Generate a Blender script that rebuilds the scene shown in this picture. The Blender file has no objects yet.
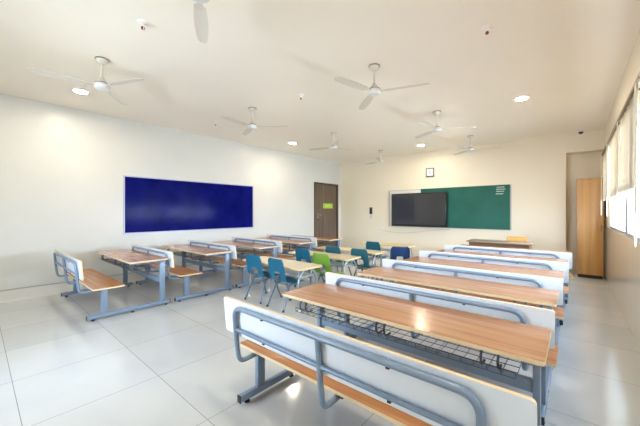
import bpy, bmesh, math, random
from mathutils import Vector, Matrix
random.seed(7)
PI = math.pi
C = bpy.context.scene.collection
sc = bpy.context.scene

# ------------------------------------------------------------------ materials
def new_mat(name):
    m = bpy.data.materials.new(name); m.use_nodes = True
    nt = m.node_tree
    return m, nt, nt.nodes['Principled BSDF']

def plain(name, col, rough=0.5, metal=0.0, spec=0.5, coat=0.0):
    m, nt, b = new_mat(name)
    b.inputs['Base Color'].default_value = (*col, 1)
    b.inputs['Roughness'].default_value = rough
    b.inputs['Metallic'].default_value = metal
    b.inputs['Specular IOR Level'].default_value = spec
    b.inputs['Coat Weight'].default_value = coat
    return m

def N(nt, t, **kw):
    n = nt.nodes.new(t)
    for k, v in kw.items(): setattr(n, k, v)
    return n

def mth(nt, op, a, b=None, c=None):
    n = nt.nodes.new('ShaderNodeMath'); n.operation = op
    for i, v in enumerate((a, b, c)):
        if v is None: continue
        if isinstance(v, (int, float)): n.inputs[i].default_value = v
        else: nt.links.new(v, n.inputs[i])
    return n.outputs[0]

def ramp(nt, fac, stops):
    r = nt.nodes.new('ShaderNodeValToRGB')
    while len(r.color_ramp.elements) < len(stops): r.color_ramp.elements.new(0.5)
    for e, (p, c) in zip(r.color_ramp.elements, stops):
        e.position = p; e.color = (*c, 1)
    nt.links.new(fac, r.inputs[0])
    return r.outputs[0]

def noisy(name, c1, c2, scale=(4, 4, 4), rough=0.5, detail=4, spec=0.5, bump=0.0, coat=0.0, rr=0.0):
    m, nt, b = new_mat(name)
    tc = N(nt, 'ShaderNodeTexCoord'); mp = N(nt, 'ShaderNodeMapping')
    mp.inputs['Scale'].default_value = scale
    nt.links.new(tc.outputs['Object'], mp.inputs[0])
    no = N(nt, 'ShaderNodeTexNoise'); no.inputs['Scale'].default_value = 1; no.inputs['Detail'].default_value = detail
    nt.links.new(mp.outputs[0], no.inputs[0])
    nt.links.new(ramp(nt, no.outputs[0], [(0.3, c1), (0.7, c2)]), b.inputs['Base Color'])
    b.inputs['Roughness'].default_value = rough
    if rr:
        nt.links.new(mth(nt, 'MULTIPLY_ADD', no.outputs[0], rr, rough - rr / 2), b.inputs['Roughness'])
    b.inputs['Specular IOR Level'].default_value = spec
    b.inputs['Coat Weight'].default_value = coat
    if bump:
        bp = N(nt, 'ShaderNodeBump'); bp.inputs['Strength'].default_value = bump; bp.inputs['Distance'].default_value = 0.01
        nt.links.new(no.outputs[0], bp.inputs['Height']); nt.links.new(bp.outputs[0], b.inputs['Normal'])
    return m

def wood(name, dark, mid, light, along='X', rough=0.3, scale=1.0, spec=0.5):
    m, nt, b = new_mat(name)
    tc = N(nt, 'ShaderNodeTexCoord'); mp = N(nt, 'ShaderNodeMapping')
    s = {'X': (1.2, 22, 22), 'Y': (22, 1.2, 22), 'Z': (22, 22, 1.0)}[along]
    mp.inputs['Scale'].default_value = tuple(v * scale for v in s)
    nt.links.new(tc.outputs['Object'], mp.inputs[0])
    no = N(nt, 'ShaderNodeTexNoise'); no.inputs['Scale'].default_value = 1; no.inputs['Detail'].default_value = 6
    no.inputs['Distortion'].default_value = 0.4
    nt.links.new(mp.outputs[0], no.inputs[0])
    nt.links.new(ramp(nt, no.outputs[0], [(0.3, dark), (0.5, mid), (0.72, light)]), b.inputs['Base Color'])
    b.inputs['Roughness'].default_value = rough
    b.inputs['Specular IOR Level'].default_value = spec
    return m

def emis(name, col, st):
    m, nt, b = new_mat(name)
    b.inputs['Emission Color'].default_value = (*col, 1)
    b.inputs['Emission Strength'].default_value = st
    b.inputs['Base Color'].default_value = (0.9, 0.9, 0.9, 1)
    return m

# tunable light levels
LAMP = 270.0
SKY = 28
EXPO = 0.42
LAMP_COL = (1.0, 0.865, 0.67)
SKY_COL = (0.80, 0.90, 1.0)

def floor_mat():
    m, nt, b = new_mat('white_vitrified_tile')
    tc = N(nt, 'ShaderNodeTexCoord'); sx = N(nt, 'ShaderNodeSeparateXYZ')
    nt.links.new(tc.outputs['Object'], sx.inputs[0])
    P = 0.82
    fx = mth(nt, 'DIVIDE', mth(nt, 'ADD', sx.outputs[0], 2.70 + 20 * P), P)
    fy = mth(nt, 'DIVIDE', mth(nt, 'ADD', sx.outputs[1], -0.205 + 20 * P), P)
    def edge(f):
        fr = mth(nt, 'FRACT', f)
        return mth(nt, 'MINIMUM', fr, mth(nt, 'SUBTRACT', 1.0, fr))
    e = mth(nt, 'MINIMUM', edge(fx), edge(fy))
    g = mth(nt, 'LESS_THAN', e, 0.0026)
    cb = N(nt, 'ShaderNodeCombineXYZ')
    nt.links.new(mth(nt, 'FLOOR', fx), cb.inputs[0]); nt.links.new(mth(nt, 'FLOOR', fy), cb.inputs[1])
    wn = N(nt, 'ShaderNodeTexWhiteNoise'); nt.links.new(cb.outputs[0], wn.inputs[0])
    no = N(nt, 'ShaderNodeTexNoise'); no.inputs['Scale'].default_value = 2.2; no.inputs['Detail'].default_value = 5
    nt.links.new(tc.outputs['Object'], no.inputs[0])
    mixv = mth(nt, 'ADD', mth(nt, 'MULTIPLY', wn.outputs[0], 0.35), mth(nt, 'MULTIPLY', no.outputs[0], 0.65))
    base = ramp(nt, mixv, [(0.2, (0.51, 0.525, 0.53)), (0.8, (0.595, 0.61, 0.61))])
    mx = N(nt, 'ShaderNodeMix'); mx.data_type = 'RGBA'
    nt.links.new(g, mx.inputs[0]); nt.links.new(base, mx.inputs[6]); mx.inputs[7].default_value = (0.22, 0.22, 0.22, 1)
    nt.links.new(mx.outputs[2], b.inputs['Base Color'])
    b.inputs['Roughness'].default_value = 0.12
    b.inputs['Specular IOR Level'].default_value = 0.5
    return m

def glass_mat():
    m = bpy.data.materials.new('window_glass'); m.use_nodes = True
    nt = m.node_tree; nt.nodes.remove(nt.nodes['Principled BSDF'])
    out = nt.nodes['Material Output']
    tr = N(nt, 'ShaderNodeBsdfTransparent'); tr.inputs[0].default_value = (0.96, 0.98, 0.98, 1)
    gl = N(nt, 'ShaderNodeBsdfGlossy'); gl.inputs['Roughness'].default_value = 0.02
    fr = N(nt, 'ShaderNodeFresnel'); fr.inputs[0].default_value = 1.45
    mx = N(nt, 'ShaderNodeMixShader')
    nt.links.new(mth(nt, 'MULTIPLY', fr.outputs[0], 0.6), mx.inputs[0])
    nt.links.new(tr.outputs[0], mx.inputs[1]); nt.links.new(gl.outputs[0], mx.inputs[2])
    nt.links.new(mx.outputs[0], out.inputs[0])
    return m

def fabric_mat():
    m = bpy.data.materials.new('blind_fabric'); m.use_nodes = True
    nt = m.node_tree; nt.nodes.remove(nt.nodes['Principled BSDF'])
    out = nt.nodes['Material Output']
    tc = N(nt, 'ShaderNodeTexCoord'); mp = N(nt, 'ShaderNodeMapping'); mp.inputs['Scale'].default_value = (1, 14, 0.5)
    no = N(nt, 'ShaderNodeTexNoise'); no.inputs['Scale'].default_value = 1
    nt.links.new(tc.outputs['Object'], mp.inputs[0]); nt.links.new(mp.outputs[0], no.inputs[0])
    col = ramp(nt, no.outputs[0], [(0.3, (0.62, 0.57, 0.47)), (0.7, (0.74, 0.69, 0.60))])
    df = N(nt, 'ShaderNodeBsdfDiffuse'); tl = N(nt, 'ShaderNodeBsdfTranslucent'); mx = N(nt, 'ShaderNodeMixShader')
    nt.links.new(col, df.inputs[0]); nt.links.new(col, tl.inputs[0]); mx.inputs[0].default_value = 0.22
    nt.links.new(df.outputs[0], mx.inputs[1]); nt.links.new(tl.outputs[0], mx.inputs[2])
    nt.links.new(mx.outputs[0], out.inputs[0])
    return m

M = dict(
    wall=noisy('wall_gloss_paint', (0.68, 0.70, 0.69), (0.71, 0.73, 0.72), (1.3, 1.3, 1.3), 0.3, spec=0.35, rr=0.06),
    front=noisy('wall_paint_lamp_tinted', (0.84, 0.765, 0.63), (0.86, 0.785, 0.65), (1.2, 1.2, 1.2), 0.45),  # same paint as the left wall, with warm lamp light put into the colour
    ceil=noisy('ceiling_paint', (0.91, 0.86, 0.775), (0.93, 0.88, 0.795), (1, 1, 1), 0.38),
    dado=noisy('window_wall_gloss_paint', (0.78, 0.74, 0.65), (0.84, 0.80, 0.71), (1.5, 9, 0.7), 0.12, spec=0.6),
    floor=floor_mat(),
    base=noisy('skirting_tile', (0.74, 0.73, 0.70), (0.78, 0.77, 0.74), (2, 2, 2), 0.15),
    glass=glass_mat(), fabric=fabric_mat(),
    alu=plain('window_aluminium', (0.42, 0.43, 0.45), 0.4, 0.5),
    grille=plain('grey_painted_grille', (0.35, 0.36, 0.38), 0.5),
    rail=plain('bronze_rail', (0.20, 0.13, 0.05), 0.35, 0.4),
    cream=plain('cream_cord', (0.82, 0.78, 0.70), 0.6),
    steel=plain('blue_grey_powder_coated_steel', (0.21, 0.285, 0.395), 0.33, 0.1),
    black=plain('black_plastic', (0.015, 0.016, 0.02), 0.4),
    wire=plain('dark_wire', (0.10, 0.12, 0.15), 0.4, 0.4),
    desk=wood('walnut_laminate_top', (0.30, 0.135, 0.06), (0.42, 0.205, 0.10), (0.52, 0.275, 0.145), 'X', 0.2),
    seat=wood('walnut_laminate_seat', (0.33, 0.135, 0.045), (0.43, 0.19, 0.075), (0.54, 0.26, 0.115), 'X', 0.25),
    edge=plain('cream_beech_edge_band', (0.76, 0.60, 0.38), 0.45),
    white=noisy('white_laminate_panel', (0.78, 0.84, 0.94), (0.81, 0.87, 0.96), (2, 2, 2), 0.32),
    ktop=noisy('maple_laminate', (0.76, 0.62, 0.40), (0.82, 0.69, 0.47), (2, 14, 2), 0.25),
    kedge=plain('pale_maple_edge', (0.72, 0.55, 0.30), 0.45),
    ytop=noisy('yellow_beech_laminate', (0.70, 0.55, 0.22), (0.78, 0.63, 0.30), (2, 14, 2), 0.3),
    kleg=plain('silver_tube', (0.42, 0.46, 0.52), 0.3, 0.5),
    tray=plain('pale_grey_tray', (0.55, 0.60, 0.66), 0.45),
    teal=plain('teal_polypropylene', (0.004, 0.125, 0.225), 0.35),
    dteal=plain('dark_teal_polypropylene', (0.012, 0.12, 0.17), 0.38),
    navy=plain('navy_polypropylene', (0.010, 0.036, 0.105), 0.25),
    green=plain('lime_green_polypropylene', (0.20, 0.40, 0.05), 0.38),
    chleg=plain('grey_chair_tube', (0.13, 0.18, 0.25), 0.35, 0.35),
    board=noisy('royal_blue_felt_board', (0.002, 0.004, 0.10), (0.006, 0.010, 0.17), (3, 3, 3), 0.14, detail=8, spec=0.04),
    bframe=plain('pale_blue_aluminium_frame', (0.50, 0.52, 0.70), 0.4, 0.3),
    gboard=noisy('green_chalkboard', (0.012, 0.105, 0.080), (0.018, 0.13, 0.10), (2, 2, 2), 0.4, detail=6, spec=0.25),
    wboard=plain('white_board_enamel', (0.80, 0.79, 0.76), 0.2),
    aframe=plain('board_aluminium', (0.42, 0.42, 0.41), 0.4, 0.3),
    chalk=plain('white_chalk', (0.62, 0.76, 0.68), 0.9),
    bezel=plain('black_bezel', (0.012, 0.012, 0.014), 0.3),
    screen=plain('dark_glass_screen', (0.035, 0.037, 0.045), 0.12, 0, 0.6),
    door=wood('brown_door_veneer', (0.105, 0.075, 0.055), (0.15, 0.108, 0.08), (0.20, 0.15, 0.115), 'Z', 0.4),
    dframe=plain('dark_brown_door_frame', (0.075, 0.05, 0.04), 0.4),
    chrome=plain('brushed_steel', (0.6, 0.6, 0.6), 0.25, 0.9),
    lime=plain('lime_paper', (0.42, 0.66, 0.05), 0.7),
    limep=plain('pale_lime_print', (0.68, 0.82, 0.30), 0.7),
    ward=wood('honey_wood_veneer', (0.38, 0.185, 0.055), (0.50, 0.26, 0.083), (0.60, 0.33, 0.115), 'Z', 0.33, 0.5),
    plinth=plain('dark_plinth', (0.03, 0.022, 0.016), 0.5),
    tdesk=wood('brown_desk_veneer', (0.13, 0.055, 0.028), (0.19, 0.082, 0.042), (0.24, 0.11, 0.06), 'X', 0.35),
    tdtop=wood('grey_brown_desk_top', (0.24, 0.16, 0.11), (0.33, 0.225, 0.16), (0.40, 0.29, 0.21), 'X', 0.2),
    oak=wood('golden_oak', (0.62, 0.33, 0.07), (0.72, 0.42, 0.11), (0.80, 0.50, 0.16), 'X', 0.35),
    fan=plain('ivory_fan_enamel', (0.68, 0.64, 0.57), 0.35),
    fanm=plain('white_fan_motor', (0.70, 0.70, 0.70), 0.3),
    fand=plain('fan_dark_trim', (0.12, 0.10, 0.08), 0.35, 0.3),
    lens=emis('downlight_lens', LAMP_COL, LAMP),
    rim=plain('white_plastic', (0.85, 0.84, 0.81), 0.4),
    red=plain('red_glass_bulb', (0.22, 0.015, 0.01), 0.3),
    clockf=plain('clock_face', (0.82, 0.80, 0.84), 0.3),
    clockr=plain('grey_clock_rim', (0.16, 0.14, 0.18), 0.4),
    copper=plain('white_cable', (0.55, 0.52, 0.48), 0.5),
)

# ------------------------------------------------------------------ mesh helpers
def rrect(x0, x1, y0, y1, r=0.0, n=5):
    if r <= 0: return [(x0, y0), (x1, y0), (x1, y1), (x0, y1)]
    pts = []
    for cx, cy, a in ((x1 - r, y0 + r, -90), (x1 - r, y1 - r, 0), (x0 + r, y1 - r, 90), (x0 + r, y0 + r, 180)):
        for i in range(n + 1):
            t = math.radians(a + 90 * i / n)
            pts.append((cx + r * math.cos(t), cy + r * math.sin(t)))
    return pts

def prism(bm, pts, h0, h1, axis='Z', mi=0, ms=0, T=None):
    """extrude a closed 2-D outline; the caps take material mi, the sides ms"""
    def mk(p, h):
        v = {'Z': (p[0], p[1], h), 'Y': (p[0], h, p[1]), 'X': (h, p[0], p[1])}[axis]
        v = Vector(v)
        return bm.verts.new(T @ v if T else v)
    a = [mk(p, h0) for p in pts]; b = [mk(p, h1) for p in pts]
    fs = []
    f = bm.faces.new(a[::-1]); f.material_index = mi; fs.append(f)
    f = bm.faces.new(b); f.material_index = mi; fs.append(f)
    for i in range(len(pts)):
        j = (i + 1) % len(pts)
        f = bm.faces.new((a[i], a[j], b[j], b[i])); f.material_index = ms; fs.append(f)
    return fs

def box(bm, x0, x1, y0, y1, z0, z1, mi=0, T=None):
    return prism(bm, [(x0, y0), (x1, y0), (x1, y1), (x0, y1)], z0, z1, 'Z', mi, mi, T)

def bevbox(bm, x0, x1, y0, y1, z0, z1, w=0.004, mi=0, seg=2):
    fs = box(bm, x0, x1, y0, y1, z0, z1, mi)
    es = list({e for f in fs for e in f.edges})
    bmesh.ops.bevel(bm, geom=es, offset=w, segments=seg, affect='EDGES', profile=0.5)

def fillet(pts, r, n=6):
    pts = [Vector(p) for p in pts]
    out = [pts[0]]
    for i in range(1, len(pts) - 1):
        p, a, b = pts[i], pts[i - 1], pts[i + 1]
        da, db = (a - p), (b - p)
        rr = min(r, da.length * 0.49, db.length * 0.49)
        A = p + da.normalized() * rr; B = p + db.normalized() * rr
        for k in range(n + 1):
            t = k / n
            out.append((1 - t) ** 2 * A + 2 * t * (1 - t) * p + t * t * B)
    out.append(pts[-1])
    return out

def tube(bm, pts, r, seg=10, ry=None, mi=0, cyclic=False, r1=None):
    pts = [Vector(p) for p in pts]; n = len(pts)
    rings = []; up = None
    for i, p in enumerate(pts):
        if cyclic: t = (pts[(i + 1) % n] - pts[i - 1])
        else: t = pts[min(i + 1, n - 1)] - pts[max(i - 1, 0)]
        t.normalize()
        if up is None:
            up = Vector((0, 0, 1)) if abs(t.z) < 0.9 else Vector((1, 0, 0))
        up = (up - t * up.dot(t)).normalized(); s = t.cross(up)
        q = r if r1 is None else r + (r1 - r) * i / (n - 1)
        rings.append([bm.verts.new(p + up * (q * math.cos(2 * PI * k / seg)) + s * ((ry or q) * math.sin(2 * PI * k / seg))) for k in range(seg)])
    for i in range(n if cyclic else n - 1):
        a, b = rings[i], rings[(i + 1) % n]
        for k in range(seg):
            f = bm.faces.new((a[k], a[(k + 1) % seg], b[(k + 1) % seg], b[k])); f.material_index = mi
    if not cyclic:
        for rg, rev in ((rings[0], True), (rings[-1], False)):
            f = bm.faces.new(rg if not rev else rg[::-1]); f.material_index = mi

def lathe(bm, prof, cx=0, cy=0, seg=24, mi=0):
    rings = []
    for r, z in prof:
        if r < 1e-5: rings.append([bm.verts.new((cx, cy, z))])
        else: rings.append([bm.verts.new((cx + r * math.cos(2 * PI * k / seg), cy + r * math.sin(2 * PI * k / seg), z)) for k in range(seg)])
    for a, b in zip(rings, rings[1:]):
        for k in range(seg):
            j = (k + 1) % seg
            if len(a) == 1 and len(b) == 1: continue
            if len(a) == 1: f = bm.faces.new((a[0], b[j], b[k]))
            elif len(b) == 1: f = bm.faces.new((a[k], a[j], b[0]))
            else: f = bm.faces.new((a[k], a[j], b[j], b[k]))
            f.material_index = mi

def obj(name, bm, mats, parent=None, smooth=True, loc=None):
    bmesh.ops.recalc_face_normals(bm, faces=bm.faces[:])
    me = bpy.data.meshes.new(name); bm.to_mesh(me); bm.free()
    if not isinstance(mats, (list, tuple)): mats = [mats]
    for m in mats: me.materials.append(m)
    if smooth:
        for p in me.polygons: p.use_smooth = True
        me.set_sharp_from_angle(angle=math.radians(38))
    o = bpy.data.objects.new(name, me); C.objects.link(o)
    if parent: o.parent = parent
    if loc: o.location = loc
    return o

def tag(o, label, cat, group=None):
    o['label'] = label; o['category'] = cat
    if group: o['group'] = group
    return o

def thing(name, label, cat, loc=(0, 0, 0), rz=0, group=None):
    o = bpy.data.objects.new(name, None); C.objects.link(o)
    o.empty_display_size = 0.1
    o.location = loc; o.rotation_euler = (0, 0, rz)
    return tag(o, label, cat, group)

def structure(o):
    o['kind'] = 'structure'; return o

def copy_tree(o, parent=None):
    c = o.copy(); C.objects.link(c)
    if parent: c.parent = parent
    for ch in [q for q in bpy.data.objects if q.parent == o]:
        copy_tree(ch, c)
    return c

def B(): return bmesh.new()

# ------------------------------------------------------------------ room
XL, XR, YF, YB, H = -6.71, 0.49, 9.0, -1.3, 3.23
SILL, HEAD = 1.09, 2.46
WY0, WY1 = -0.35, 7.85          # run of windows in the right wall
bm = B(); box(bm, XL - .2, XR + .22, YB - .2, YF + .5, -0.1, 0)
structure(obj('floor', bm, M['floor'], smooth=False))
bm = B(); box(bm, XL - .2, XR + .22, YB - .2, YF + .5, H, H + .12)
structure(obj('ceiling', bm, M['ceil'], smooth=False))
# left wall with the door opening
DY0, DY1, DZ = 7.50, 8.85, 2.42
bm = B()
box(bm, XL - .2, XL, YB - .2, DY0, 0, H); box(bm, XL - .2, XL, DY1, YF + .5, 0, H); box(bm, XL - .2, XL, DY0, DY1, DZ, H)
structure(obj('wall_left', bm, M['wall'], smooth=False))
# front wall, alcove and lintel
AX = -0.16
bm = B()
box(bm, XL, AX, YF, YF + .5, 0, H); box(bm, AX, XR, YF + .32, YF + .5, 0, H); box(bm, AX, XR, YF, YF + .32, 2.78, H)
structure(obj('wall_front', bm, M['front'], smooth=False))
# right wall: below the sill, above the head, both ends and one pier
bm = B()
box(bm, XR, XR + .22, YB - .2, YF + .5, 0, SILL); 
structure(obj('wall_right', bm, M['dado'], smooth=False))
bm = B()
box(bm, XR, XR + .22, YB - .2, YF + .5, HEAD, H)
box(bm, XR, XR + .22, YB - .2, WY0, SILL, HEAD); box(bm, XR, XR + .22, WY1, YF + .5, SILL, HEAD)
structure(obj('wall_right', bm, M['front'], smooth=False))
# back wall (behind the camera) with an unseen window added for daylight
BWX0, BWX1, BZ0, BZ1 = -4.05, -2.55, 0.95, 2.05
bm = B()
box(bm, XL, BWX0, YB - .2, YB, 0, H); box(bm, BWX1, XR, YB - .2, YB, 0, H)
box(bm, BWX0, BWX1, YB - .2, YB, 0, BZ0); box(bm, BWX0, BWX1, YB - .2, YB, BZ1, H)
structure(obj('wall_back', bm, M['front'], smooth=False))
# skirting
bm = B(); box(bm, XL, XL + .014, YB, DY0 - .04, 0, .178)
structure(obj('baseboard_left', bm, M['base'], smooth=False))
bm = B(); box(bm, XL + .02, AX, YF - .014, YF, 0, .10)
structure(obj('baseboard_front', bm, M['base'], smooth=False))
bm = B(); box(bm, XL, XL + .018, YB, DY0 - .04, .178, .19)
structure(obj('trim_1', bm, M['aframe'], smooth=False))

def window(name, along, a0, a1, z0, z1, d, grille=True):
    """along='Y': a0..a1 on Y, at X=d; along='X': on X, at Y=d"""
    w = structure(thing(name, '', 'window'))
    del w['label']; del w['category']
    def bx(b, p0, p1, q0, q1, t0, t1):
        if along == 'Y': box(b, d + t0, d + t1, p0, p1, q0, q1)
        else: box(b, p0, p1, d + t0, d + t1, q0, q1)
    f = .045
    b = B()
    bx(b, a0, a1, z0, z0 + f, -.03, .03); bx(b, a0, a1, z1 - f, z1, -.03, .03)
    bx(b, a0, a0 + f, z0 + f, z1 - f, -.03, .03); bx(b, a1 - f, a1, z0 + f, z1 - f, -.03, .03)
    if not grille: bx(b, (a0 + a1) / 2 - .02, (a0 + a1) / 2 + .02, z0 + f, z1 - f, -.02, .02)
    obj('window_frame', b, M['alu'], w, smooth=False)
    b = B(); bx(b, a0 + f, a1 - f, z0 + f, z1 - f, -.003, .003)
    obj('pane', b, M['glass'], w, smooth=False)
    if grille:
        b = B(); n = 9
        for i in range(1, n):
            z = z0 + (z1 - z0) * i / n
            bx(b, a0 + f, a1 - f, z - .005, z + .005, .035, .045)
        obj('grille', b, M['grille'], w, smooth=False)
    return w
edges = [(6.96, 7.85), (5.56, 6.90), (4.15, 5.42), (2.75, 4.08), (1.35, 2.68), (-0.35, 1.28)]
for i, (a, b_) in enumerate(edges): window('window_%d' % (i + 1), 'Y', a, b_, SILL, HEAD, XR + .045)
bm = B()
for y0, y1 in ((6.90, 6.96), (5.42, 5.56), (4.08, 4.15), (2.68, 2.75), (1.28, 1.35)):
    box(bm, XR + .01, XR + .15, y0, y1, SILL, HEAD)
structure(obj('trim_2', bm, M['alu'], smooth=False))
for i in range(2):
    wx = (BWX1 - BWX0) / 2
    window('window_%d' % (i + 7), 'X', BWX0 + wx * i, BWX0 + wx * (i + 1), BZ0, BZ1, YB - .1, False)  # added window pair out of view, sized to light the foreground

# door
d = structure(thing('door_1', '', 'door', (XL, 0, 0))); del d['label']; del d['category']
bm = B()
for y0, y1 in ((DY0, DY0 + .06), (DY1 - .06, DY1)): box(bm, -.1, .012, y0, y1, 0, DZ)
box(bm, -.1, .012, DY0 + .06, DY1 - .06, DZ - .06, DZ)
obj('door_frame', bm, M['dframe'], d, smooth=False)
bm = B(); box(bm, -.08, -.03, DY0 + .06, DY1 - .06, 0.005, DZ - .06)
leaf = obj('door_leaf', bm, M['door'], d, smooth=False)
bm = B()
for y0, y1 in ((DY0 + .30, DY0 + .312),): box(bm, -.031, -.029, y0, y1, 0.01, DZ - .07)
obj('door_groove', bm, M['dframe'], leaf, smooth=False)
bm = B()
bevbox(bm, -.03, -.018, 7.71, 7.76, 1.12, 1.36, .003)
tube(bm, [(-.02, 7.735, 1.30), (.03, 7.735, 1.30), (.035, 7.86, 1.30)], .011, 8)
lathe_pts = None
obj('door_handle', bm, M['chrome'], leaf)
bm = B(); bevbox(bm, -.03, .0, 7.69, 7.78, 1.13, 1.17, .004); obj('door_lock', bm, M['dframe'], leaf)
ds = thing('door_sign', 'lime green paper notice stuck on the brown door', 'sign', (XL - .03, 0, 0))
bm = B(); box(bm, .0005, .004, 8.02, 8.56, 1.53, 1.705); obj('paper', bm, M['lime'], ds, smooth=False)
bm = B()
for k in range(3):
    box(bm, .004, .0046, 8.13, 8.46 - .05 * (k % 2), 1.575 + .035 * k, 1.590 + .035 * k)
obj('print', bm, M['limep'], ds, smooth=False)

# ------------------------------------------------------------------ boards, screen and wall items
t = thing('pin_board', 'long royal blue felt notice board on the left wall', 'board', (XL, 0, 0))
Y0, Y1, Z0, Z1 = 1.90, 4.99, .967, 2.118
bm = B(); box(bm, .002, .018, Y0 + .02, Y1 - .02, Z0 + .02, Z1 - .02); obj('felt_panel', bm, M['board'], t, smooth=False)
bm = B()
box(bm, 0.002, .025, Y0, Y1, Z0, Z0 + .022); box(bm, 0.002, .025, Y0, Y1, Z1 - .022, Z1)
box(bm, 0.002, .025, Y0, Y0 + .022, Z0 + .022, Z1 - .022); box(bm, 0.002, .025, Y1 - .022, Y1, Z0 + .022, Z1 - .022)
obj('board_frame', bm, M['bframe'], t, smooth=False)

t = thing('whiteboard', 'white writing board with thin frame, mostly behind the black screen', 'board', (0, YF, 0))
bm = B(); box(bm, -4.67, -1.27, -.022, -.004, .945, 2.09); obj('white_panel', bm, M['wboard'], t, smooth=False)
bm = B()
box(bm, -4.69, -1.24, -.027, -.004, .932, .945); box(bm, -4.69, -1.24, -.027, -.004, 2.09, 2.103)
box(bm, -4.69, -4.675, -.027, -.004, .945, 2.09); box(bm, -1.265, -1.24, -.027, -.004, .945, 2.09)
obj('board_frame', bm, M['aframe'], t, smooth=False)

t = thing('chalkboard', 'green sliding chalkboard right of the black screen', 'board', (0, YF, 0))
bm = B(); box(bm, -3.60, -1.30, -.046, -.0225, .965, 2.088); obj('green_panel', bm, M['gboard'], t, smooth=False)
bm = B()
box(bm, -3.61, -1.265, -.052, -.028, .945, .965); box(bm, -3.61, -1.265, -.052, -.028, 2.088, 2.108)
box(bm, -1.30, -1.265, -.052, -.028, .965, 2.088)
obj('board_trim', bm, M['gboard'], t, smooth=False)
for (x0, x1, z) in ((-1.56, -1.39, 2.05), (-1.57, -1.37, 1.995), (-1.57, -1.40, 1.94), (-1.58, -1.42, 1.875)):
    bm = B(); n = 14; pts = []
    for k in range(n + 1):
        pts.append((x0 + (x1 - x0) * k / n, -.047, z + (.008 if k % 2 else -.008) + random.uniform(-.003, .003)))
    tube(bm, pts, .0085, 5, ry=.0015)
    obj('chalk_line', bm, M['chalk'], t, smooth=False)

t = thing('wall_mounted_screen', 'large black flat screen mounted in front of the boards', 'screen', (0, YF, 0))
bm = B(); bevbox(bm, -4.53, -2.80, -.16, -.075, .955, 1.985, .012); obj('screen_body', bm, M['bezel'], t)
bm = B(); box(bm, -4.485, -2.845, -.162, -.158, 1.015, 1.945); obj('display', bm, M['screen'], t, smooth=False)
bm = B(); box(bm, -3.55, -3.1, -.076, -.0485, 1.2, 1.7); obj('wall_bracket', bm, M['black'], t, smooth=False)

t = thing('wall_clock', 'small square clock with grey rim above the screen', 'clock', (-3.325, YF, 2.595))
bm = B()
prism(bm, rrect(-.125, .125, -.135, .135, .02), -.035, -.002, 'Y'); obj('clock_rim', bm, M['clockr'], t)
bm = B(); box(bm, -.095, .095, -.038, -.034, -.105, .105); f_ = obj('clock_face', bm, M['clockf'], t, smooth=False)
bm = B(); box(bm, -.006, .006, -.041, -.039, -.01, .085); box(bm, -.006, .05, -.041, -.039, -.03, -.018); obj('clock_hand', bm, M['clockr'], f_, smooth=False)

t = thing('wall_phone', 'slim black handset in a wall holder left of the screen', 'handset', (-5.37, YF, 1.37))
bm = B(); bevbox(bm, -.05, .05, -.05, -.02, -.04, .19, .01); obj('handset', bm, M['black'], t)
bm = B(); bevbox(bm, -.04, .04, -.022, -.002, -.19, .02, .006); obj('holder', bm, M['tray'], t)
t = thing('wall_socket', 'small white socket plate on the front wall below the boards', 'socket', (-4.72, YF, .90))
t.location = (-4.98, YF, .83)
bm = B(); bevbox(bm, -.06, .06, -.014, -.001, -.045, .045, .004); obj('plate', bm, M['rim'], t)
for x in (-.025, .025):
    bm = B(); box(bm, x - .006, x + .006, -.0155, -.0135, -.012, .012); obj('socket_hole', bm, M['clockr'], t, smooth=False)
bm = B()
pts = []
for i in range(25):
    s = i / 24
    pts.append((-4.93 + 2.2 * s, YF - .012, .79 - .16 * math.sin(PI * min(1, s * 1.1)) * (1 - s) + .10 * s))
tube(bm, pts, .006, 6)
tag(obj('power_cord', bm, M['copper']), 'thin grey cable sagging along the front wall under the screen', 'cable')

# wardrobe in the alcove
t = thing('wardrobe', 'tall honey brown wooden cupboard in the alcove by the windows', 'cupboard', (0, 8.45, 0))
bm = B(); box(bm, .035, .445, .02, .54, .07, 2.11); obj('body', bm, M['ward'], t, smooth=False)
bm = B(); bevbox(bm, .037, .443, 0, .019, .075, 2.085, .002); dd = obj('door', bm, M['ward'], t)
bm = B(); tube(bm, [(.41, -.002, 1.0), (.41, -.025, 1.0), (.41, -.025, 1.12), (.41, -.002, 1.12)], .005, 6); obj('handle', bm, M['dframe'], dd)
bm = B(); box(bm, .045, .43, .04, .53, 0, .07); obj('plinth', bm, M['plinth'], t, smooth=False)
bm = B(); box(bm, .03, .45, -.006, .545, 2.09, 2.115); obj('top_board', bm, M['ward'], t, smooth=False)

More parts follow.
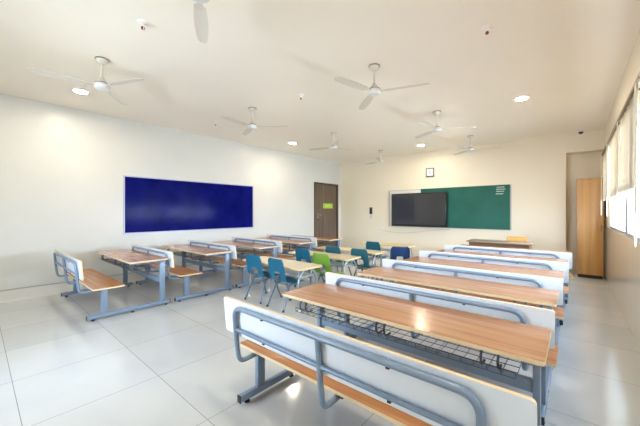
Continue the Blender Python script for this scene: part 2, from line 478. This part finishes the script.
# ------------------------------------------------------------------ blinds
bm = B(); bevbox(bm, .39, .425, -.4, 7.92, 2.485, 2.525, .004)
for y in (-.3, 1.1, 2.5, 3.9, 5.2, 6.5, 7.8): box(bm, .425, .49, y - .012, y + .012, 2.495, 2.515)
tag(obj('curtain_rail', bm, M['rail']), 'long brown rail along the top of the windows', 'rail')
def blind(y0, y1, zb, label):
    t = thing('roller_blind', label, 'blind', (.41, 0, 0), 0, 'beige window blinds')
    bm = B(); n = 40; front = []; back = []
    ph = random.random() * 6
    cols = []
    for i in range(n + 1):
        y = y0 + (y1 - y0) * i / n
        w = .010 * math.sin(i * .9 + ph) + .006 * math.sin(i * 2.3 + ph)
        cols.append([bm.verts.new((w * (0.3 + .7 * (1 - k / 6)), y, zb + (2.485 - zb) * k / 6)) for k in range(7)])
    for a, b_ in zip(cols, cols[1:]):
        for k in range(6): bm.faces.new((a[k], b_[k], b_[k + 1], a[k + 1]))
    o = obj('blind_fabric', bm, M['fabric'], t)
    md = o.modifiers.new('thick', 'SOLIDIFY'); md.thickness = .002
    bm = B(); bevbox(bm, -.008, .008, y0, y1, zb - .02, zb, .003); obj('bottom_bar', bm, M['cream'], t)
    bm = B(); tube(bm, [(-.028, y1 - .06, 2.47), (-.028, y1 - .06, zb - .25), (-.028, y1 - .03, zb - .29), (-.028, y1, zb - .25), (-.028, y1, 2.47)], .004, 6)
    obj('pull_cord', bm, M['cream'], t)
blind(6.60, 7.86, 1.63, 'beige fabric blind nearest the wooden cupboard, white pull cord hanging')
blind(5.08, 6.52, 1.63, 'beige fabric blind second from the wooden cupboard')
blind(3.68, 5.02, 1.64, 'beige fabric blind cut by the right edge of the photo')
for y, zb, q in ((2.35, 1.4, 'fourth'), (0.98, 1.12, 'fifth'), (-.35, 1.12, 'sixth')): blind(y, y + 1.27, zb, 'beige fabric blind ' + q + ' from the wooden cupboard, unseen, added to hold back daylight')  # unseen blinds, added and lowered to cut light from the nearest windows

# ------------------------------------------------------------------ bench desks
UX0, UX1 = -.92, .92        # half length (origin at the middle of the backrest foot)
SZ, TZ = .415, .705
def make_unit():
    u = thing('bench_desk', '', 'desk', (0, 0, 0))
    # seat
    bm = B(); prism(bm, rrect(-.915, .915, .135, .495, .02), SZ - .02, SZ, 'Z', 0, 1)
    obj('seat', bm, [M['seat'], M['edge']], u)
    # backrest: raked panel with a beech edge band all round
    rk = Matrix.Rotation(math.radians(5.5), 4, 'X')
    T = Matrix.Translation((0, .035, .55)) @ rk
    bm = B(); prism(bm, rrect(-.912, .912, 0, .245, .018), -.009, .009, 'Y', 0, 1, T)
    bp = obj('backrest', bm, [M['white'], M['edge']], u)
    # tubular back frame, on the rear side of the panel
    def Q(x, z, off=-.030):
        y = .04 - (z - .50) * math.tan(math.radians(5.5)) + off
        return (x, y, z)
    bm = B(); r = .0165
    zt, zl = .755, .600
    L = .755
    path = [(-L, .19, SZ - .045), (-L, .03, SZ - .05), Q(-L, .47), Q(-L, zt), Q(L, zt), Q(L, .47), (L, .03, SZ - .05), (L, .19, SZ - .045)]
    tube(bm, fillet(path, .085, 8), r, 12)
    obj('back_frame', bm, M['steel'], u)
    bm = B(); tube(bm, [Q(-L, zl, -.028), Q(L, zl, -.028)], .013, 10)
    lr = obj('back_rail', bm, M['steel'], u)
    bm = B(); tube(bm, fillet([Q(0, zt), Q(0, .47), (0, .03, SZ - .05), (0, .19, SZ - .045)], .085, 8), r, 12)
    obj('back_strut', bm, M['steel'], u)
    for x in (-.45, .4):
        for z, pn in ((zt - .016, 'screw'), (zl - .012, 'screw')):
            bm = B(); q = Q(x, z, -.03); box(bm, x - .008, x + .008, q[1] - .012, q[1] + .020, z - .006, z + .002)
            obj(pn, bm, M['black'], u, smooth=False)
    for x in (-L, 0, L):
        bm = B(); box(bm, x - .02, x + .02, .175, .215, SZ - .062, SZ - .021); obj('clamp', bm, M['black'], u, smooth=False)
    # seat rail
    bm = B(); bevbox(bm, -.83, .83, .24, .30, SZ - .062, SZ - .021, .004); obj('seat_rail', bm, M['steel'], u)
    # end frames
    for s in (-1, 1):
        X = s * .835
        bm = B(); bevbox(bm, X - .02, X + .02, .085, 1.10, .022, .074, .008)
        fb = obj('foot_beam', bm, M['steel'], u)
        bm = B()
        bm.free()
        for y in (.079, 1.10):
            bm = B(); bevbox(bm, X - .021, X + .021, y, y + .006, .021, .075, .002); obj('end_cap', bm, M['black'], fb)
        for y in (.15, .6, 1.05):
            bm = B(); lathe(bm, [(0, 0), (.02, 0), (.02, .012), (.008, .014), (.008, .024), (0, .024)], X, y, 14); obj('glide', bm, M['black'], fb)
        bm = B(); bevbox(bm, X - .018, X + .018, .235, .305, .076, SZ - .0215, .005)
        obj('seat_post', bm, M['steel'], u)
        bm = B(); bevbox(bm, X - .018, X + .018, .955, 1.03, .076, TZ - .045, .005)
        bevbox(bm, X - .018, X + .018, .58, 1.04, TZ - .045, TZ - .0225, .005)
        obj('desk_post', bm, M['steel'], u)
    bm = B(); bevbox(bm, -.817, .817, .975, 1.012, .335, .41, .005); obj('cross_beam', bm, M['steel'], u)
    # desk top
    bm = B(); prism(bm, rrect(-.90, .90, .55, 1.065, .018), TZ - .022, TZ, 'Z', 0, 1)
    obj('desk_top', bm, [M['desk'], M['edge']], u)
    # wire book basket under the top
    bm = B(); zb = .565; w = .0024
    for i in range(25):
        x = -.78 + 1.56 * i / 24
        tube(bm, fillet([(x, .60, zb + .03), (x, .60, zb), (x, .955, zb), (x, .955, zb + .06)], .015, 2), w, 4)
    for y in (.60, .67, .74, .81, .88, .95): tube(bm, [(-.78, y, zb), (.78, y, zb)], w, 4)
    tube(bm, [(-.78, .60, zb + .03), (.78, .60, zb + .03)], .004, 6)
    bk = obj('book_basket', bm, M['wire'], u)
    for x in (-.74, -.68, -.02, .04, .62, .70):
        bm = B()
        tube(bm, fillet([(x, .66, TZ - .022), (x, .605, zb + .06), (x, .63, zb + .0), (x, .70, zb + .005)], .03, 3), .007, 6)
        obj('hanger', bm, M['wire'], bk)
    return u
proto = make_unit()
names = ['nearest', 'second nearest', 'middle', 'second farthest', 'farthest']
rcx, lcx = -1.005, -5.535
rl = ['front bench desk on the right whose white backrest fills the photo bottom',
      'second bench desk from the camera in the right row',
      'third bench desk from the camera in the right row',
      'fourth bench desk from the camera in the right row',
      'farthest bench desk of the right row, just before the brown teacher desk']
ll = ['bench desk at near end of the left row, whole empty bench showing',
      'left row bench desk below the left half of the blue board, second from the camera',
      'third bench desk from the camera in the left row beside the blue board',
      'fourth bench desk from the camera in the left row, behind the teal chairs',
      'farthest bench desk of the left row, nearest the brown door']
for i in range(5):
    o = proto if i == 0 else copy_tree(proto)
    o.location = (rcx + (0, 0, .012, .038, .062)[i], 1.165 + 1.145 * i, 0); o['label'] = rl[i]; o['group'] = 'bench desks of the right row'
for i in range(5):
    o = copy_tree(proto)
    o.location = (lcx, .845 + 1.10 * i, 0); o['label'] = ll[i]; o['group'] = 'bench desks of the left row'

# ------------------------------------------------------------------ low tables
def make_table(kind, label, x0, x1, y0, y1, z=.60):
    cx, cy = (x0 + x1) / 2, (y0 + y1) / 2; a, b_ = (x1 - x0) / 2, (y1 - y0) / 2
    t = thing('classroom_table', label, 'table', (cx, cy, 0), 0, 'low maple tables in the middle')
    bm = B(); prism(bm, rrect(-a, a, -b_, b_, .06, 6), z - .024, z, 'Z', 0, 1)
    obj('table_top', bm, [M[kind], M['kedge']], t)
    for s in (-1, 1):
        X = s * (a - (.10 if s > 0 else .22))
        bm = B()
        tube(bm, fillet([(X + s * .03, -b_ + .04, .012), (X, -b_ + .05, z - .15), (X, -b_ + .17, z - .038), (X, 0, z - .038)], .12, 8), .0145, 10)
        l1 = obj('leg', bm, M['kleg'], t)
        bm = B()
        tube(bm, fillet([(X + s * .03, b_ - .04, .012), (X, b_ - .05, z - .15), (X, b_ - .17, z - .038), (X, 0, z - .038)], .12, 8), .0145, 10)
        l2 = obj('leg', bm, M['kleg'], t)
        for l, yy in ((l1, -b_ + .04), (l2, b_ - .04)):
            bm = B(); lathe(bm, [(0, 0), (.02, 0), (.02, .02), (.016, .03), (0, .03)], X + s * .03, yy, 12); obj('glide', bm, M['rim'], l)
    bm = B(); prism(bm, rrect(-a + .12, a - .12, -b_ + .10, b_ - .06, .04), z - .155, z - .145)
    prism(bm, [(-a + .12, -b_ + .10), (a - .12, -b_ + .10), (a - .12, -b_ + .106), (-a + .12, -b_ + .106)], z - .155, z - .12)
    for s in (-1, 1):
        for yy in (-b_ + .12, b_ - .1): box(bm, s * (a - .16) - .008, s * (a - .16) + .008, yy - .008, yy + .008, z - .146, z - .023)
    obj('under_shelf', bm, M['tray'], t)
    return t
make_table('ktop', 'low maple table nearest the camera, behind the two teal chairs', -4.30, -2.88, 2.95, 3.44)
make_table('ktop', 'low maple table with the lime green chair at its near side', -4.36, -2.90, 4.06, 4.55)
make_table('ktop', 'low maple table third from the camera, navy chair at its right end', -4.45, -2.89, 5.02, 5.48)
make_table('ytop', 'yellowish low table farthest from the camera, below the black screen', -4.27, -2.91, 6.50, 6.98)

# ------------------------------------------------------------------ kids chairs
def make_chair(mat):
    t = thing('school_chair', '', 'chair')
    W = .39
    # centre-line profile (y, z): seat front lip to back top
    prof = [(.205, .345), (.19, .368), (.15, .378), (.08, .374), (.0, .368), (-.08, .370), (-.14, .385), (-.172, .42), (-.186, .47),
            (-.196, .53), (-.206, .59), (-.216, .645), (-.226, .70), (-.229, .73)]
    wid = [.32, .355, .37, .385, .385, .385, .39, .385, .38, .38, .38, .375, .355, .30]
    nx = 12
    def grid(rows, skip=()):
        bm = B(); vs = []
        for r in rows:
            y, z = prof[r]; w = wid[r]; row = []
            for i in range(nx + 1):
                u = -1 + 2 * i / nx
                dish = .018 * (u * u)                       # seat dished, back wrapped forward
                e = max(0, abs(u) - .82) / .18
                if r <= 5: p = (u * w / 2, y, z + dish - .02 * e * e)
                else:
                    k = min(1, (r - 5) / 3)
                    p = (u * w / 2, y + dish * 1.3 * k - .028 * e * e * k, z + dish * (1 - k))
                row.append(bm.verts.new(p))
            vs.append(row)
        for a in range(len(rows) - 1):
            for i in range(nx):
                if (rows[a], i) in skip: continue
                bm.faces.new((vs[a][i], vs[a][i + 1], vs[a + 1][i + 1], vs[a + 1][i]))
        for v in [v for v in bm.verts if not v.link_faces]: bm.verts.remove(v)
        return bm
    o = obj('seat', grid(range(0, 7)), M[mat], t)
    md = o.modifiers.new('s', 'SOLIDIFY'); md.thickness = .007; md.offset = 0
    md = o.modifiers.new('b', 'SUBSURF'); md.levels = 1; md.render_levels = 1
    skip = {(r, i) for r in (7, 8) for i in range(4, 8)}
    o = obj('backrest', grid(range(6, 14), skip), M[mat], t)
    md = o.modifiers.new('s', 'SOLIDIFY'); md.thickness = .008; md.offset = 0
    md = o.modifiers.new('b', 'SUBSURF'); md.levels = 1; md.render_levels = 1
    for sx in (-1, 1):
        bm = B(); tube(bm, [(sx * .135, .10, .350), (sx * .135, -.10, .345)], .0105, 8); obj('seat_frame', bm, M['chleg'], t)
        for sy in (-1, 1):
            bm = B()
            tube(bm, fillet([(sx * .135, sy * .0 , .350), (sx * .138, sy * .09, .338), (sx * .185, sy * .215 - .01, .014)], .04, 5), .0135, 9)
            l = obj('leg', bm, M['chleg'], t)
            bm = B(); lathe(bm, [(0, 0), (.017, 0), (.017, .02), (.013, .028), (0, .028)], sx * .186, sy * .218 - .01, 12)
            obj('glide', bm, M['black'], l)
    bm = B(); tube(bm, [(-.138, .06, .340), (.138, .06, .340)], .009, 8); tube(bm, [(-.138, -.08, .340), (.138, -.08, .340)], .009, 8)
    obj('stretcher', bm, M['chleg'], t)
    return t
chairs = [
    ('teal', -3.835, 3.07, 0.04, 'teal plastic chair at the near table, left one of the two in front'),
    ('teal', -3.26, 3.05, -0.06, 'teal plastic chair at the near table, right one of the two in front'),
    ('teal', -3.79, 4.14, 0.0, 'teal plastic chair behind the nearest maple table, left of the green chair'),
    ('green', -3.11, 3.87, -0.03, 'lime green plastic chair at the second table'),
    ('dteal', -3.63, 4.84, 0.0, 'dark teal chair back peeking above the second maple table'),
    ('dteal', -2.99, 4.80, 0.0, 'dark teal chair right of the lime green chair'),
    ('dteal', -3.47, 6.10, 0.0, 'dark teal chair back showing in front of the yellowish far table'),
    ('navy', -2.70, 5.56, 0.62, 'shiny navy blue chair at the right end of third table'),
]
protos = {}
for m_, x, y, rz, lab in chairs:
    if m_ not in protos:
        protos[m_] = make_chair(m_); o = protos[m_]
    else: o = copy_tree(protos[m_])
    o.location = (x, y, 0); o.rotation_euler = (0, 0, rz); o['label'] = lab; o['group'] = 'small plastic chairs'

# ------------------------------------------------------------------ teacher desk and chair
t = thing('teacher_desk', 'brown wooden teacher desk in front of the green board', 'desk', (-1.24, 7.45, 0))
bm = B(); bevbox(bm, -.61, .60, -.26, .30, .735, .762, .004); obj('desk_top', bm, M['tdtop'], t)
bm = B(); box(bm, -.53, .51, -.20, -.18, .22, .735); obj('front_panel', bm, M['tdesk'], t, smooth=False)
for s in (-1, 1):
    bm = B(); bevbox(bm, s * .54 - .01 - .02, s * .54 - .01 + .02, -.21, .27, 0, .735, .003); obj('side_panel', bm, M['tdesk'], t)
bm = B(); box(bm, .18, .51, -.15, .25, .30, .735); dr = obj('drawer_unit', bm, M['tdesk'], t, smooth=False)
bm = B(); tube(bm, [(.30, .255, .6), (.30, .275, .6), (.44, .275, .6), (.44, .255, .6)], .006, 6); obj('handle', bm, M['chrome'], dr)

t = thing('wooden_chair', 'golden wooden chair back rising behind the teacher desk', 'chair', (-1.02, 7.98, 0), .0)
bm = B(); prism(bm, rrect(-.21, .21, -.22, .20, .03), .44, .465); obj('seat', bm, M['oak'], t)
bm = B(); prism(bm, rrect(-.19, .19, .70, .835, .03), .185, .205, 'Y'); obj('backrest', bm, M['oak'], t)
for sx in (-1, 1):
    bm = B(); bevbox(bm, sx * .18 - .016, sx * .18 + .016, .152, .186, 0, .80, .004); obj('leg', bm, M['oak'], t)
    bm = B(); bevbox(bm, sx * .18 - .016, sx * .18 + .016, -.20, -.165, 0, .44, .004); obj('leg', bm, M['oak'], t)
bm = B(); box(bm, -.165, .165, .16, .178, .2, .23); box(bm, -.165, .165, -.19, -.175, .2, .23); obj('stretcher', bm, M['oak'], t, smooth=False)

# ------------------------------------------------------------------ ceiling things
def make_fan():
    t = thing('ceiling_fan', '', 'fan')
    bm = B(); lathe(bm, [(0, 0), (.062, 0), (.066, -.012), (.05, -.045), (.02, -.06), (0, -.06)]); obj('canopy', bm, M['fan'], t)
    bm = B(); lathe(bm, [(.063, -.0005), (.071, -.0005), (.071, -.010), (.063, -.010)]); obj('canopy_ring', bm, M['fand'], t)
    bm = B(); tube(bm, [(0, 0, -.05), (0, 0, -.26)], .012, 10); obj('down_rod', bm, M['fan'], t)
    bm = B(); lathe(bm, [(0, -.215), (.02, -.22), (.045, -.27), (.05, -.28), (0, -.28)]); obj('cup', bm, M['fan'], t)
    bm = B(); lathe(bm, [(.02, -.278), (.055, -.281), (.075, -.292), (.072, -.296), (.02, -.296)]); obj('motor_band', bm, M['fand'], t)
    bm = B(); lathe(bm, [(0, -.29), (.07, -.294), (.08, -.312), (.08, -.338), (.07, -.358), (.04, -.368), (0, -.374)]); obj('motor', bm, M['fanm'], t)
    for k in range(3):
        bm = B(); Rz = Matrix.Rotation(2 * PI * k / 3, 4, 'Z')
        n = 14; top = []; bot = []
        for i in range(n + 1):
            s = i / n; x = .15 + .50 * s
            w = .036 + .018 * math.sin(PI * min(1, s * .9 + .1)) 
            if s > .9: w *= math.sqrt(max(.05, 1 - ((s - .9) / .1) ** 2 * .8))
            tw = math.radians(11)
            rt, rb = [], []
            for j in range(5):
                v = -1 + j / 2; yy = v * w * math.cos(tw); zz = -.325 + v * w * math.sin(tw) + .006 * (1 - v * v)
                rt.append(bm.verts.new(Rz @ Vector((x, yy, zz + .002)))); rb.append(bm.verts.new(Rz @ Vector((x, yy, zz - .002))))
            top.append(rt); bot.append(rb)
        for i in range(n):
            for j in range(4):
                bm.faces.new((top[i][j], top[i + 1][j], top[i + 1][j + 1], top[i][j + 1]))
                bm.faces.new((bot[i][j], bot[i][j + 1], bot[i + 1][j + 1], bot[i + 1][j]))
            for j in (0, 4): bm.faces.new((top[i][j], bot[i][j], bot[i + 1][j], top[i + 1][j]))
        for i in (0, n):
            for j in range(4): bm.faces.new((top[i][j], top[i][j + 1], bot[i][j + 1], bot[i][j]))
        bl = obj('blade', bm, M['fan'], t)
        bm = B(); prism(bm, [(.08, -.016), (.20, -.028), (.20, .028), (.08, .016)], -.3265, -.3215, T=Rz); obj('blade_arm', bm, M['fan'], bl)
    return t
fans = [
    (-1.95, 1.0, 30, 'ceiling fan cut off by the top edge of the photo'),
    (-4.30, 1.0, 22, 'ceiling fan nearest the left wall, close to a bright downlight'),
    (-1.91, 3.27, 18, 'large ceiling fan near top centre of the photo'),
    (-4.32, 3.20, 38, 'ceiling fan above the blue notice board, two blades clearly seen'),
    (-1.91, 5.50, 28, 'ceiling fan above the black screen, third from the camera on the right'),
    (-4.26, 5.45, 75, 'ceiling fan above the brown door'),
    (-1.91, 7.78, 20, 'ceiling fan above the green chalkboard, nearest the front wall'),
    (-4.40, 7.90, 50, 'tiny far ceiling fan above the left end of the black screen'),
]
fp = make_fan()
for i, (x, y, a, lab) in enumerate(fans):
    o = fp if i == 0 else copy_tree(fp)
    o.location = (x, y, H); o.rotation_euler = (0, 0, math.radians(a)); o['label'] = lab; o['group'] = 'white three blade ceiling fans'

def make_lamp():
    t = thing('downlight', '', 'ceiling light')
    bm = B(); lathe(bm, [(.085, 0), (.108, 0), (.108, -.006), (.088, -.014), (.085, -.010)], seg=28); obj('rim', bm, M['rim'], t)
    bm = B(); lathe(bm, [(0, -.001), (.085, -.001), (.085, -.009), (0, -.009)], seg=28); obj('lens', bm, M['lens'], t)
    return t
lp = make_lamp()
lamps = [(-5.67, 1.05, 'round lit downlight near the left wall, left of the nearest fan'),
         (-5.67, 5.50, 'round lit downlight between the blue board and the brown door'),
         (-.65, 5.73, 'round lit downlight closest to the window wall, largest on the right'),
         (-3.19, 7.95, 'small round lit downlight above the black screen'),
         (-.65, 1.20, 'round lit downlight above the photo near the front bench')]
for i, (x, y, lab) in enumerate(lamps):
    o = lp if i == 0 else copy_tree(lp)
    o.location = (x, y, H); o['label'] = lab; o['group'] = 'round ceiling downlights'

def make_sprinkler():
    t = thing('ceiling_sprinkler', '', 'sprinkler')
    bm = B(); lathe(bm, [(0, 0), (.05, 0), (.048, -.008), (.020, -.018), (.014, -.03), (0, -.03)], seg=18); obj('cup', bm, M['rim'], t)
    bm = B(); lathe(bm, [(0, -.040), (.012, -.044), (.017, -.056), (.014, -.070), (0, -.076)], seg=12); obj('bulb', bm, M['red'], t)
    bm = B()
    tube(bm, fillet([(.01, 0, -.028), (.030, 0, -.045), (.006, 0, -.080)], .01, 4), .003, 6)
    tube(bm, fillet([(-.01, 0, -.028), (-.030, 0, -.045), (-.006, 0, -.080)], .01, 4), .003, 6)
    lathe(bm, [(0, -.080), (.014, -.080), (.014, -.083), (0, -.083)], seg=16); box(bm, -.006, .006, -.006, .006, -.05, -.028)
    obj('head', bm, M['rim'], t)
    return t
sp = make_sprinkler()
for i, (x, y, lab) in enumerate([(-3.16, 1.06, 'red tipped sprinkler in the upper left of the ceiling'), (-.66, 3.31, 'red tipped sprinkler in the upper right of the ceiling'),
                                 (-3.25, 3.33, 'small sprinkler between the two middle fans'), (-5.54, 3.2, 'small sprinkler left of the fan above the blue board')]):
    o = sp if i == 0 else copy_tree(sp)
    o.location = (x, y, H); o['label'] = lab; o['group'] = 'ceiling sprinklers'
t = thing('security_camera', 'small dark dome camera on the ceiling above the cupboard', 'camera', (.10, 8.9, H))
bm = B(); lathe(bm, [(0, 0), (.06, 0), (.06, -.02), (.045, -.03), (0, -.03)]); obj('mount', bm, M['rim'], t)
bm = B(); lathe(bm, [(.042, -.03), (.042, -.045), (.03, -.068), (0, -.075)]); obj('dome', bm, M['black'], t)

# ------------------------------------------------------------------ daylight
w = bpy.data.worlds.new('World'); sc.world = w; w.use_nodes = True
bg = w.node_tree.nodes['Background']
bg.inputs[1].default_value = SKY
wt = w.node_tree                      # sky above, dimmer made-up ground light below, level set for the ceiling
wc = N(wt, 'ShaderNodeTexCoord'); ws = N(wt, 'ShaderNodeSeparateXYZ'); wt.links.new(wc.outputs['Generated'], ws.inputs[0])
wt.links.new(ramp(wt, mth(wt, 'MULTIPLY_ADD', ws.outputs[2], 0.5, 0.5), [(0.0, (0.70, 0.78, 0.85)), (0.47, (0.72, 0.80, 0.88)), (0.53, (0.98, 1.13, 1.32)), (1.0, (0.68, 0.90, 1.22))]), bg.inputs[0])
def portal(loc, rot, sx, sy):
    l = bpy.data.lights.new('portal', 'AREA'); l.shape = 'RECTANGLE'; l.size = sx; l.size_y = sy
    l.cycles.is_portal = True
    o = bpy.data.objects.new('window_portal', l); C.objects.link(o); o.location = loc; o.rotation_euler = rot
portal((XR + .215, (WY0 + WY1) / 2, (SILL + HEAD) / 2), (0, PI / 2, 0), HEAD - SILL, WY1 - WY0)
portal(((BWX0 + BWX1) / 2, YB - .19, (BZ0 + BZ1) / 2), (PI / 2, 0, 0), BWX1 - BWX0, BZ1 - BZ0)

# ------------------------------------------------------------------ camera
cam = bpy.data.cameras.new('camera'); co = bpy.data.objects.new('camera', cam); C.objects.link(co)
F = 297.0
cam.sensor_fit = 'HORIZONTAL'; cam.sensor_width = 36; cam.lens = 36 * F / 640
cam.shift_y = (212 - 213) / 640
cam.clip_start = .02
co.location = (0, 0, 1.4)
co.rotation_euler = (PI / 2, 0, math.atan(255 / F))
sc.camera = co

sc.view_settings.view_transform = 'Standard'; sc.view_settings.look = 'None'
sc.view_settings.exposure = EXPO; sc.view_settings.gamma = 1.0
sc.view_settings.use_curve_mapping = False
sc.cycles.use_denoising = True
sc.cycles.max_bounces = 12; sc.cycles.diffuse_bounces = 8; sc.cycles.glossy_bounces = 4
sc.cycles.transparent_max_bounces = 8
sc.cycles.sample_clamp_indirect = 8
sc.cycles.caustics_reflective = False; sc.cycles.caustics_refractive = False
